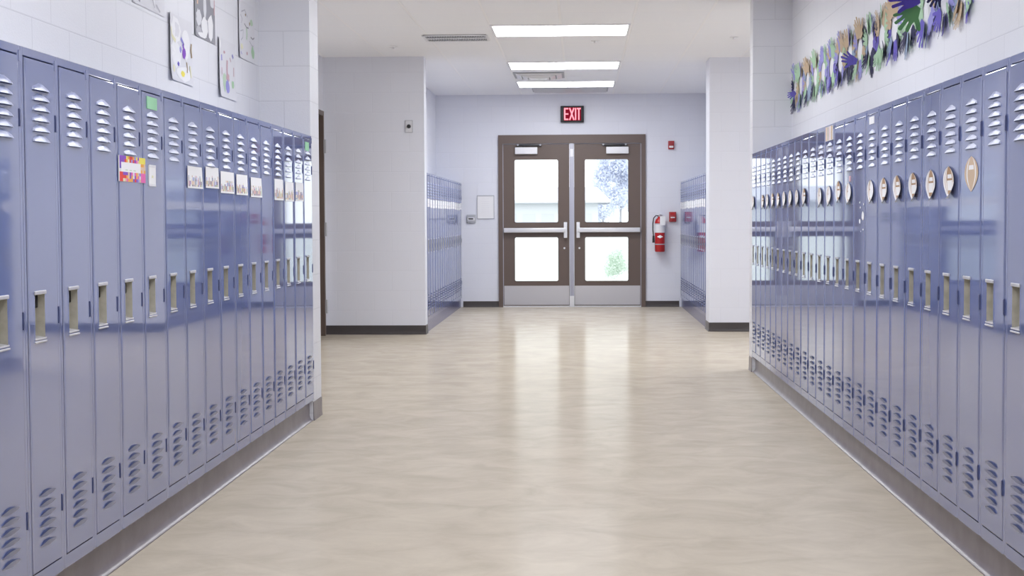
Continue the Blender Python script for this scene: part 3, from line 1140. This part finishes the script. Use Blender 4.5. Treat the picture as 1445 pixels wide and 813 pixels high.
b = MB()
lbox(b, -1, -XL, 5.745, 5.835, 1.395, 1.474, 0.0035, 0.0068, M_PAPER)
lbox(b, -1, -XL, 5.745, 5.835, 1.466, 1.476, 0.0068, 0.0074, M_PAPERG)
lbox(b, -1, -XL, 5.745, 5.835, 1.393, 1.402, 0.0068, 0.0074, M_PAPERG)
lbox(b, -1, -XL, 5.78, 5.80, 1.425, 1.435, 0.0068, 0.0073, INK['paleyellow'])
tag(b.build('paper_slip', None, 0), 'small white taped slip below the green square, beside the rainbow card', 'paper')
for y0, y1, z0, z1, lab in ((5.736, 5.869, 1.692, 1.739, 'pale green paper square on the locker next to the rainbow card'),
                            (9.08, 9.20, 1.683, 1.736, 'pale green paper square on the locker touching the white pillar')):
    b = MB()
    lbox(b, -1, -XL, y0, y1, z0, z1, 0.0032, 0.0062, INK['greensq'])
    tag(b.build('paper_square', None, 0), lab, 'paper', 'green paper squares')
b = MB()
lbox(b, 1, XR, 7.245, 7.36, 1.708, 1.743, 0.0032, 0.0062, M_PAPER)
tag(b.build('paper_square', None, 0), 'small white paper square at the top of a locker below the paper hands', 'paper')
b = MB()
lbox(b, 1, XR, 8.41, 8.65, 1.692, 1.772, 0.0032, 0.0062, M_PAPER)
for ya, yb, m in ((8.42, 8.47, 'ballpale'), (8.50, 8.52, 'rose'), (8.55, 8.58, 'brown'), (8.60, 8.64, 'paleorange')):
    lbox(b, 1, XR, ya, yb, 1.694, 1.771, 0.0062, 0.0066, INK[m])
tag(b.build('paper_square', None, 0), 'tan striped paper at the top of a locker below the paper hands', 'paper')

b = MB()
r = random.Random(3)
for y, z, a, c in ((7.52, 1.268, 0.02, 0.022), (7.60, 1.24, 0.012, 0.012), (7.50, 1.325, 0.008, 0.006), (7.585, 1.31, 0.007, 0.006), (7.60, 1.335, 0.01, 0.005), (7.51, 1.2, 0.01, 0.005), (7.57, 1.19, 0.006, 0.004)):
    pts = [(XR - 0.0048, y + a * 1.6 * math.cos(2 * math.pi * k / 12) * r.uniform(0.85, 1.1), z + c * math.sin(2 * math.pi * k / 12) * r.uniform(0.85, 1.1)) for k in range(12)]
    b.face(pts, M_PAPER)
tag(b.build('sticker_residue', None, 0), 'white torn sticker scraps on the locker without a football between footballs', 'sticker scraps')


# ------------------------------------------------------------------ football cut-outs
def football(i, yc, zc, hw, hh, curl, twist, white, lab, extra=None):
    """paper football lying sideways; curl lifts its near end off the door"""
    b = MB()
    ns, nt = 26, 16
    rows = []
    for a in range(nt + 1):
        t = -1 + 2 * a / nt
        wide = (1 - t ** 2.3) ** 0.75 if t > 0 else (1 - (-t) ** 1.75) ** 0.95
        row = []
        for c in range(ns + 1):
            s = -1 + 2 * c / ns
            near = max(0.0, -s)            # the near edge is the smaller y
            d = 0.0046 + curl * 0.30 * near ** 2 * (1 - 0.5 * t) + curl * 0.12 * max(0, s) ** 2 + curl * 0.25 * max(0.0, -t) ** 2
            row.append((XR - d, yc + s * hw * wide + curl * 0.6 * twist * t, zc + t * hh))
        rows.append(row)

    def mat(a, c):
        s = -1 + 2 * (c + 0.5) / ns
        t = -1 + 2 * (a + 0.5) / nt
        edge = 0.06 if white == 0 else 0.10
        if abs(s) > 1 - edge or abs(t) > 0.97:
            return INK['ballpale'] if white == 0 else M_PAPER
        if 0.5 < s < 0.66 or (-0.66 < s < -0.5):
            return M_PAPER
        if white > 0 and s < -0.66:
            return M_PAPER if white > 1.1 or t < 0 else INK['ballpale']
        if abs(s) < 0.36 and 0.25 < t < 0.48:
            return M_PAPER
        if white > 0 and abs(s) < 0.5 and -0.55 < t < 0.18:
            return M_PAPER
        if white > 1.5 and s < 0.3:
            return M_PAPER
        if white > 0 and (abs(s) > 0.8 or t < -0.8):
            return M_PAPER
        if abs(s) >= 0.66:
            return INK['ballpale']
        return INK['ballbrown'] if white > 0 and (t > 0.05 or t < -0.5) else INK['ballpale']
    b.grid(rows, mat)
    b.box((XR - 0.0042, yc + 0.0, zc - 0.012), (XR - 0.0032, yc + 0.03, zc + 0.012), M_PAPER)
    o = b.build('paper_football', None, 60)
    return tag(o, lab, 'paper football', 'football cut-outs')


FB = {1: (5.463, 1.413, 0.094, 0.064, 0.0, 0, 0), 2: (5.77, 1.391, 0.092, 0.061, 0.03, 1, 1), 3: (6.075, 1.388, 0.088, 0.061, 0.018, 0.4, 1.2),
      4: (6.385, 1.388, 0.09, 0.060, 0.028, 1, 1), 5: (6.70, 1.386, 0.092, 0.060, 0.03, 1, 1), 6: (7.005, 1.384, 0.092, 0.060, 0.022, 0.6, 1.2),
      7: (7.31, 1.384, 0.088, 0.058, 0.024, 0.8, 1.6), 9: (7.905, 1.385, 0.092, 0.058, 0.026, 0.6, 1.8), 10: (8.22, 1.40, 0.088, 0.060, 0.02, 0.5, 1),
      11: (8.53, 1.382, 0.088, 0.058, 0.022, 0.5, 1.6), 12: (8.83, 1.378, 0.088, 0.058, 0.034, 1, 2), 14: (9.45, 1.388, 0.09, 0.058, 0.03, 0.6, 1),
      15: (9.755, 1.386, 0.088, 0.058, 0.03, 1, 2), 16: (10.06, 1.388, 0.09, 0.058, 0.03, 0.6, 2), 17: (10.36, 1.386, 0.088, 0.058, 0.03, 1, 2),
      18: (10.67, 1.384, 0.088, 0.056, 0.03, 1, 1.2), 19: (10.98, 1.386, 0.088, 0.056, 0.03, 1, 1), 20: (11.28, 1.384, 0.088, 0.056, 0.03, 1, 2),
      21: (11.58, 1.384, 0.088, 0.056, 0.02, 0.6, 0.6), 23: (12.19, 1.384, 0.088, 0.056, 0.03, 1, 2)}
for i, (y, z, hw, hh, cu, tw, wh) in FB.items():
    n = ORD[23 - i]
    if i == 1:
        lab = 'flat brown paper football with two white stripes, lying flat on its blue locker'
    else:
        lab = f'{"curling" if cu > 0.02 else "slightly curled"} paper football on the {n} locker from the pillar by the paper hands'
    football(i, y, z, hw, hh, cu, tw, wh, lab)
b = MB()
lbox(b, 1, XR, 7.86, 7.90, 1.447, 1.475, 0.0032, 0.0062, INK['rose'])
tag(b.build('paper_scrap', None, 0), 'small pink paper scrap stuck just above a curling paper football', 'paper')

# name tags on the far rows
for i in range(NFL):
    b = MB()
    y = FLY + (i + 0.5) * LW
    dz = rnd.uniform(-0.006, 0.006)
    lbox(b, -1, FXL, y - 0.105, y + 0.105, 1.398 + dz, 1.49 + dz, 0.0036, 0.006, M_PAPER)
    lbox(b, -1, FXL, y - 0.07, y + 0.07, 1.43 + dz, 1.434 + dz, 0.006, 0.0064, INK['midgrey'])
    tag(b.build('name_tag', None, 0), f'white name tag on the {ORD[NFL - 1 - i]} locker from the end wall, row nearer the framed notice', 'name tag', 'name tags nearer the framed notice')
for i in range(NFR):
    b = MB()
    y = FRY + (i + 0.5) * LW
    dz = rnd.uniform(-0.006, 0.006)
    lbox(b, 1, FXR, y - 0.105, y + 0.105, 1.398 + dz, 1.49 + dz, 0.0036, 0.006, M_PAPER)
    lbox(b, 1, FXR, y - 0.07, y + 0.07, 1.43 + dz, 1.434 + dz, 0.006, 0.0064, INK['midgrey'])
    tag(b.build('name_tag', None, 0), f'white name tag on the {ORD[NFR - 1 - i]} locker from the end wall, row beside the extinguisher', 'name tag', 'name tags beside the extinguisher')


# ------------------------------------------------------------------ children's drawings on the wall
def drawing(y0, y1, z0, z1, base, marks, label, curl=0.012, border=None):
    """a sheet taped to the wall behind the lockers; marks in sheet coordinates (0..1, 0..1)"""
    b = MB()
    nu, nv = 10, 8

    def P(u, v, d=0.0):
        c = 0.002 + 0.5 * curl * (max(0, 0.35 - v) / 0.35) ** 2 * (0.4 + 0.6 * abs(2 * u - 1)) * 0.7 + curl * 0.5 * (max(0, 0.25 - u) / 0.25) ** 2
        return (RECL + c + d, y0 + (y1 - y0) * u, z0 + (z1 - z0) * v)
    b.grid([[P(i / nu, j / nv) for i in range(nu + 1)] for j in range(nv + 1)], base)
    b.grid([[P(i / nu, j / nv, -0.0006) for i in range(nu + 1)] for j in range(nv + 1)], base)
    for k, (kind, col, geo) in enumerate(marks):
        d = 0.0007 + 0.00012 * k
        if kind == 'blob':
            u, v, ru, rv = geo
            rr = random.Random(k * 7 + int(u * 100))
            pts = [(u + ru * math.cos(2 * math.pi * a / 16) * rr.uniform(0.82, 1.15), v + rv * math.sin(2 * math.pi * a / 16) * rr.uniform(0.82, 1.15)) for a in range(16)]
            cen = P(min(1, max(0, u)), min(1, max(0, v)), d)
            q = [P(min(0.985, max(0.015, a)), min(0.985, max(0.015, c)), d) for a, c in pts]
            for a in range(16):
                b.face([cen, q[a], q[(a + 1) % 16]], INK[col])
        else:
            w = geo[0]
            pl = geo[1:]
            fine = []
            for (ua, va), (ub, vb) in zip(pl, pl[1:]):
                for s in range(4):
                    fine.append((ua + (ub - ua) * s / 4, va + (vb - va) * s / 4))
            fine.append(pl[-1])
            rows = []
            for s in range(len(fine)):
                a, c = fine[max(0, s - 1)], fine[min(len(fine) - 1, s + 1)]
                tx, ty = c[0] - a[0], c[1] - a[1]
                n = math.hypot(tx, ty) or 1
                nx, ny = -ty / n * w / 2, tx / n * w / 2
                u, v = fine[s]
                rows.append([P(min(0.985, max(0.015, u + e * nx)), min(0.985, max(0.015, v + e * ny)), d) for e in (-1, 1)])
            b.grid(rows, INK[col])
    o = b.build('wall_drawing', None, 0)
    return tag(o, label, 'drawing', "children's drawings above the lockers")


drawing(6.66, 7.18, 2.236, 2.56, INK['offwhite'],
        [('line', 'grey', (0.05, (0.05, 0.34), (0.11, 0.2), (0.14, 0.1), (0.22, 0.06))), ('blob', 'palegreen', (0.42, 0.24, 0.06, 0.1)),
         ('line', 'palegreen', (0.04, (0.66, 0.42), (0.72, 0.3), (0.76, 0.22))), ('blob', 'white', (0.64, 0.17, 0.035, 0.12)),
         ('line', 'midgrey', (0.03, (0.6, 0.2), (0.64, 0.1), (0.66, 0.06))), ('line', 'midgrey', (0.03, (0.72, 0.12), (0.84, 0.04))),
         ('line', 'lavender', (0.03, (0.86, 0.42), (0.9, 0.28))), ('line', 'rose', (0.03, (0.3, 0.5), (0.38, 0.36))), ('blob', 'paleyellow', (0.5, 0.6, 0.1, 0.12))],
        'pale scribbled drawing on the block wall, cut off by the picture top', 0.004)
drawing(7.242, 7.69, 1.95, 2.275, INK['offwhite'],
        [('blob', 'white', (0.3, 0.78, 0.22, 0.18)), ('blob', 'offwhite', (0.33, 0.78, 0.13, 0.11)), ('blob', 'white', (0.3, 0.42, 0.24, 0.2)),
         ('blob', 'white', (0.72, 0.62, 0.16, 0.26)), ('blob', 'white', (0.62, 0.14, 0.3, 0.12)), ('line', 'lavender', (0.06, (0.5, 0.68), (0.62, 0.6), (0.56, 0.56))),
         ('blob', 'purple', (0.63, 0.47, 0.07, 0.09)), ('line', 'purple', (0.05, (0.6, 0.6), (0.62, 0.5), (0.6, 0.4))), ('blob', 'lavender', (0.48, 0.5, 0.04, 0.05)),
         ('blob', 'violet', (0.38, 0.27, 0.045, 0.035)), ('blob', 'yellow', (0.56, 0.14, 0.08, 0.05)), ('blob', 'paleyellow', (0.18, 0.18, 0.05, 0.06)),
         ('line', 'brown', (0.05, (0.95, 0.66), (0.93, 0.56), (0.96, 0.44))), ('line', 'brown', (0.035, (0.73, 0.34), (0.76, 0.24), (0.74, 0.18))),
         ('line', 'paleyellow', (0.05, (0.88, 0.3), (0.9, 0.12))), ('line', 'paleyellow', (0.06, (0.04, 0.78), (0.1, 0.66), (0.28, 0.6)))],
        'white painting with a purple splash and a yellow dot on the block wall', 0.02)
drawing(7.742, 8.185, 2.22, 2.56, INK['grey'],
        [('blob', 'offwhite', (0.2, 0.3, 0.13, 0.13)), ('blob', 'white', (0.48, 0.2, 0.16, 0.15)), ('blob', 'white', (0.76, 0.22, 0.14, 0.22)),
         ('blob', 'midgrey', (0.2, 0.1, 0.14, 0.07)), ('blob', 'white', (0.34, 0.05, 0.2, 0.04)), ('blob', 'offwhite', (0.5, 0.52, 0.08, 0.18)),
         ('line', 'paleorange', (0.06, (0.14, 0.5), (0.16, 0.8))), ('blob', 'offwhite', (0.86, 0.68, 0.12, 0.12)), ('line', 'rose', (0.04, (0.95, 0.46), (0.96, 0.7))),
         ('line', 'midgrey', (0.03, (0.62, 0.3), (0.66, 0.06)))],
        'dark grey drawing with white shapes on the block wall', 0.006)
drawing(8.235, 8.665, 1.95, 2.275, INK['offwhite'],
        [('blob', 'white', (0.1, 0.88, 0.08, 0.09)), ('line', 'lavender', (0.06, (0.2, 0.72), (0.22, 0.62))), ('blob', 'rose', (0.36, 0.78, 0.05, 0.025)),
         ('line', 'rose', (0.07, (0.52, 0.66), (0.5, 0.5), (0.52, 0.36))), ('blob', 'rose', (0.54, 0.36, 0.09, 0.08)), ('blob', 'palegreen', (0.36, 0.27, 0.1, 0.16)),
         ('blob', 'lavender', (0.52, 0.2, 0.11, 0.12)), ('blob', 'mint', (0.82, 0.27, 0.08, 0.07)), ('line', 'rose', (0.035, (0.88, 0.58), (0.88, 0.42))),
         ('line', 'lavender', (0.05, (0.8, 0.8), (0.86, 0.74))), ('line', 'rose', (0.03, (0.66, 0.72), (0.72, 0.66))), ('line', 'rose', (0.03, (0.2, 0.5), (0.22, 0.38)))],
        'drawing of a pink and blue shape between green patches on the block wall', 0.02)
drawing(8.745, 9.19, 2.218, 2.56, INK['offwhite'],
        [('blob', 'mint', (0.86, 0.18, 0.09, 0.11)), ('line', 'palegreen', (0.06, (0.5, 0.56), (0.52, 0.46), (0.5, 0.36))), ('blob', 'palegreen', (0.8, 0.7, 0.09, 0.06)),
         ('line', 'midgrey', (0.025, (0.2, 0.8), (0.4, 0.86), (0.56, 0.76))), ('blob', 'brown', (0.44, 0.78, 0.03, 0.025)), ('line', 'grey', (0.025, (0.36, 0.62), (0.5, 0.57), (0.62, 0.58))),
         ('line', 'midgrey', (0.02, (0.12, 0.74), (0.24, 0.68), (0.18, 0.6))), ('line', 'midgrey', (0.02, (0.1, 0.45), (0.3, 0.5), (0.26, 0.36), (0.14, 0.3))),
         ('blob', 'paleyellow', (0.18, 0.2, 0.08, 0.05)), ('blob', 'rose', (0.5, 0.12, 0.04, 0.03)), ('line', 'midgrey', (0.02, (0.66, 0.36), (0.8, 0.3), (0.9, 0.3))),
         ('line', 'grey', (0.025, (0.74, 0.44), (0.86, 0.42), (0.96, 0.46))), ('blob', 'brown', (0.68, 0.66, 0.03, 0.03)), ('line', 'lavender', (0.025, (0.08, 0.1), (0.16, 0.06)))],
        'drawing of small pencil doodles with green leaves, next to the white pillar', 0.012)

# ------------------------------------------------------------------ wreaths of paper hands
HAND = [(-.15, 0), (-.22, .14), (-.28, .27), (-.44, .38), (-.57, .52), (-.57, .59), (-.50, .61), (-.36, .51), (-.25, .45),
        (-.26, .60), (-.31, .83), (-.28, .89), (-.22, .88), (-.18, .82), (-.13, .60), (-.105, .55), (-.10, .70), (-.11, .95), (-.06, 1.0), (.0, .99), (.02, .94), (.02, .70),
        (.04, .55), (.07, .68), (.12, .89), (.17, .92), (.22, .89), (.21, .83), (.16, .62), (.155, .51), (.21, .60), (.32, .74), (.38, .75), (.40, .69),
        (.35, .60), (.28, .45), (.26, .28), (.20, .12), (.15, 0)]


def hand_mesh(size, curl, mat, flip=False):
    """a cut-out hand: wrist at the origin, fingers along +y, its face along +z"""
    from mathutils.geometry import tessellate_polygon
    pts = [((-x if flip else x) * size, y * size) for x, y in HAND]
    tris = tessellate_polygon([[Vector((p[0], p[1], 0)) for p in pts]])

    def P(p, d):
        yy = p[1] / size
        return (p[0], p[1] * (1 - 0.25 * min(1.0, abs(curl) * 8) * max(0, yy - 0.4)), d + curl * max(0, yy - 0.25) ** 1.6 + 0.1 * curl * (p[0] / size) ** 2)
    b = MB()
    n = len(pts)
    b.v = [P(p, 0.0008) for p in pts] + [P(p, 0) for p in pts]
    b.mi(mat)
    for t_ in tris:
        b.f.append(tuple(t_))
        b.m.append(0)
        b.f.append(tuple(n + k for k in reversed(t_)))
        b.m.append(0)
    for k in range(n):
        q = (k + 1) % n
        b.f.append((k, q, n + q, n + k))
        b.m.append(0)
    return b.mesh('paper_hand', 0)


HAND_ME = {}


def get_hand(col, size, curl, flip):
    key = (col, size, curl, flip)
    if key not in HAND_ME:
        HAND_ME[key] = hand_mesh(size, curl, INK[col], flip)
    return HAND_ME[key]


hr = random.Random(21)
COLS = ['mint', 'tan', 'lavender', 'tan', 'violet', 'mint', 'slate', 'tan', 'lavender', 'navy', 'mint', 'lavender']
WY = [6.86, 7.22, 7.58, 7.97, 8.353, 8.70, 9.03, 9.37, 9.71, 10.06, 10.41, 10.76, 11.12, 11.48, 11.84, 12.13]
for k, y in enumerate(WY):
    pos = ORD[len(WY) - 1 - k]
    t = thing('hand_wreath', f'ring of coloured paper hands on the wall, {pos} from the white pillar', 'paper wreath', (RECR, y, 2.29), 0, 'wreaths of paper hands')
    nh = 11
    for j in range(nh):
        ang = 2 * math.pi * (j + hr.uniform(-0.15, 0.15)) / nh
        up = math.cos(ang)
        if up < -0.45:
            col = hr.choice(['mint', 'mint', 'mint', 'violet', 'lavender', 'tan', 'slate', 'navy'])
        elif up > 0.45:
            col = hr.choice(['tan', 'lavender', 'lavender', 'mint', 'tan', 'tan'])
        else:
            col = hr.choice(COLS)
        size = hr.choice([0.125, 0.14, 0.15])
        if abs(up) > 0.55:
            curl = hr.choice([0.004, 0.012, 0.022, 0.03])
            roll = hr.choice([-0.22, -0.1, 0.0, 0.1, 0.15])
        else:
            curl = hr.choice([0.001, 0.003, 0.005])
            roll = hr.uniform(-0.06, 0.06)
        o = link('paper_hand', get_hand(col, size, curl, hr.random() < 0.5), t)
        # local frame of the hand: +y along the ring's radius, +z off the wall (-x), then rolled about its own length
        sway = ang + hr.uniform(-0.25, 0.25)
        rad = Vector((0, math.sin(ang), math.cos(ang)))
        fy = Vector((0, math.sin(sway), math.cos(sway)))
        nz = Vector((-1, 0, 0))
        nx = fy.cross(nz)
        rx = nx * math.cos(roll) + nz * math.sin(roll)
        rz_ = rx.cross(fy)
        mt = Matrix((rx, fy, rz_)).transposed().to_4x4()
        lift = 0.0012 + 0.001 * (j % 3) + abs(math.sin(roll)) * 0.036
        mt.translation = Vector((0, rad.y * 0.088, rad.z * 0.068)) + nz * lift
        o.matrix_local = mt


def loose_hand(k, col, size, origin, fingers, face, flip=False, curl=0.02):
    """a hand of wreath k that has come away from the wall"""
    t = [o for o in bpy.data.objects if o.name.startswith('hand_wreath')]
    t = min(t, key=lambda o: abs(o.location.y - WY[k]))
    o = link('paper_hand', get_hand(col, size, curl, flip), t)
    fy = Vector(fingers).normalized()
    fz = Vector(face)
    fz = (fz - fy * fz.dot(fy)).normalized()
    fx = fy.cross(fz)
    mt = Matrix((fx, fy, fz)).transposed().to_4x4()
    mt.translation = Vector(origin) - t.location
    o.matrix_local = mt
    o['label'] = f'{col} hand peeling away from the wall'


loose_hand(2, 'green', 0.16, (1.685, 7.62, 2.315), (-0.62, -0.05, -0.75), (0.1, -1, 0.1))
loose_hand(2, 'deepviolet', 0.165, (1.69, 7.58, 2.345), (-1.0, -0.05, -0.12), (0.1, -1, 0.1), True)
loose_hand(7, 'violet', 0.11, (1.706, 9.35, 2.215), (-0.9, -0.05, 0.3), (0.1, -1, 0.1))
loose_hand(15, 'violet', 0.08, (1.708, 11.98, 2.25), (-0.8, -0.05, -0.5), (0.1, -1, 0.1))
loose_hand(1, 'navy', 0.10, (1.706, 7.22, 2.33), (-0.5, -0.05, -0.85), (0.1, -1, 0.1), True)

# ------------------------------------------------------------------ outside, seen through the glass
M_GROUND = principled('pale_overgrown_ground', (0.44, 0.46, 0.44), 0.9)
speckle(M_GROUND, (0.50, 0.53, 0.51), (0.58, 0.60, 0.58), 0.4)
M_OUTWALL = principled('pale_siding', (0.66, 0.67, 0.70), 0.8)
M_OUTROOF = principled('pale_roofing', (0.60, 0.61, 0.67), 0.8)
M_LEAF = principled('tree_foliage', (0.78, 0.80, 0.88), 0.8)
M_SHRUB = principled('shrub_foliage', (0.72, 0.79, 0.72), 0.8)
M_BARK = principled('tree_bark', (0.42, 0.41, 0.44), 0.9)


def translucent_leaf(m, col):
    nt = m.node_tree
    b_ = nt.nodes['Principled BSDF']
    o_ = nt.nodes['Material Output']
    tr = nt.nodes.new('ShaderNodeBsdfTranslucent')
    tr.inputs[0].default_value = (*col, 1)
    mx = nt.nodes.new('ShaderNodeMixShader')
    mx.inputs[0].default_value = 0.5
    nt.links.new(b_.outputs[0], mx.inputs[1])
    nt.links.new(tr.outputs[0], mx.inputs[2])
    nt.links.new(mx.outputs[0], o_.inputs[0])


translucent_leaf(M_LEAF, (0.82, 0.84, 0.92))
translucent_leaf(M_SHRUB, (0.74, 0.81, 0.74))
b = MB()
b.box((-80, END + 0.2, -0.25), (80, 180, -0.04), M_GROUND)
struct('ground_outside', b)

t = thing('school_building', 'long pale low building with a shallow roof, seen through the glass of the exit door', 'building', (-14, 120, -0.04))
b = MB()
b.box((-22, 0, 0), (15.5, 14, 2.62), M_OUTWALL)
b.build('building_wall', t, 0)
b = MB()
rows = [[(-23, -0.7, 2.6), (16.5, -0.7, 2.6)], [(-23, -0.7, 2.8), (16.5, -0.7, 2.8)], [(-22, 7, 4.0), (15.5, 7, 4.0)], [(-23, 14.7, 2.8), (16.5, 14.7, 2.8)], [(-23, 14.7, 2.6), (16.5, 14.7, 2.6)]]
b.grid(rows, M_OUTROOF)
b.face([r_[0] for r_ in rows], M_OUTROOF)
b.face([r_[1] for r_ in rows], M_OUTROOF)
b.build('building_roof', t, 0)
for k in range(6):
    x = 6.5 + 1.5 * k
    b = MB()
    b.box((x, -0.05, 0.9), (x + 1.0, 0.0, 1.75), M_OUTROOF)
    b.build('building_window', t, 0)


def tree(name, label, x, y, h, rad, seed, mat, n, trunk=True):
    r = random.Random(seed)
    t = thing(name, label, 'tree' if trunk else 'shrub', (x, y, -0.04))
    if trunk:
        b = MB()
        b.tube([(0, 0, -0.05), (0.03, 0, h * 0.3), (0.05, 0.02, h * 0.75)], [0.13, 0.10, 0.03], M_BARK, 8)
        for k in range(7):
            a = r.uniform(0, 6.28)
            z = h * r.uniform(0.25, 0.6)
            b.tube([(0.03, 0, z), (math.cos(a) * rad * 0.6, math.sin(a) * rad * 0.6, z + h * 0.2)], [0.04, 0.012], M_BARK, 6)
        b.build('tree_trunk', t)
    b = MB()
    clumps = []
    for k in range(26):
        v = Vector((r.gauss(0, 1), r.gauss(0, 1), r.gauss(0, 1))).normalized() * (r.random() ** 0.4)
        zc = h * (0.58 if trunk else 0.5)
        clumps.append(Vector((v.x * rad * 0.8, v.y * rad * 0.8, zc + v.z * h * (0.40 if trunk else 0.38))))
    for k in range(n):
        c = r.choice(clumps)
        p = c + Vector((r.gauss(0, 1), r.gauss(0, 1), r.gauss(0, 1))) * rad * 0.17
        if p.z < 0.02:
            continue
        s = rad * r.uniform(0.04, 0.085)
        d1 = Vector((r.gauss(0, 1), r.gauss(0, 1), r.gauss(0, 1))).normalized()
        d2 = d1.cross(Vector((r.gauss(0, 1), r.gauss(0, 1), r.gauss(0, 1)))).normalized()
        b.face([p - d1 * s, p + d2 * s * 0.5, p + d1 * s, p - d2 * s * 0.5], mat)
    b.build('foliage', t, 0)
    return t


tree('leafy_tree', 'tall pale leafy tree seen through the upper glass, standing clear of the building', 4.1, 150, 8.6, 2.7, 1, M_LEAF, 9000)
tree('leafy_tree', 'lower spreading tree beside the tall one, seen through the upper glass', 2.6, 165, 5.4, 2.0, 2, M_LEAF, 5500)
tree('leafy_tree', 'broad tree behind the tall one, at the edge of the upper glass', 8.3, 170, 7.6, 3.2, 3, M_LEAF, 5000)
tree('round_shrub', 'small round pale green shrub seen through the lower glass', 0.72, 31, 0.8, 0.34, 4, M_SHRUB, 4000, trunk=False)
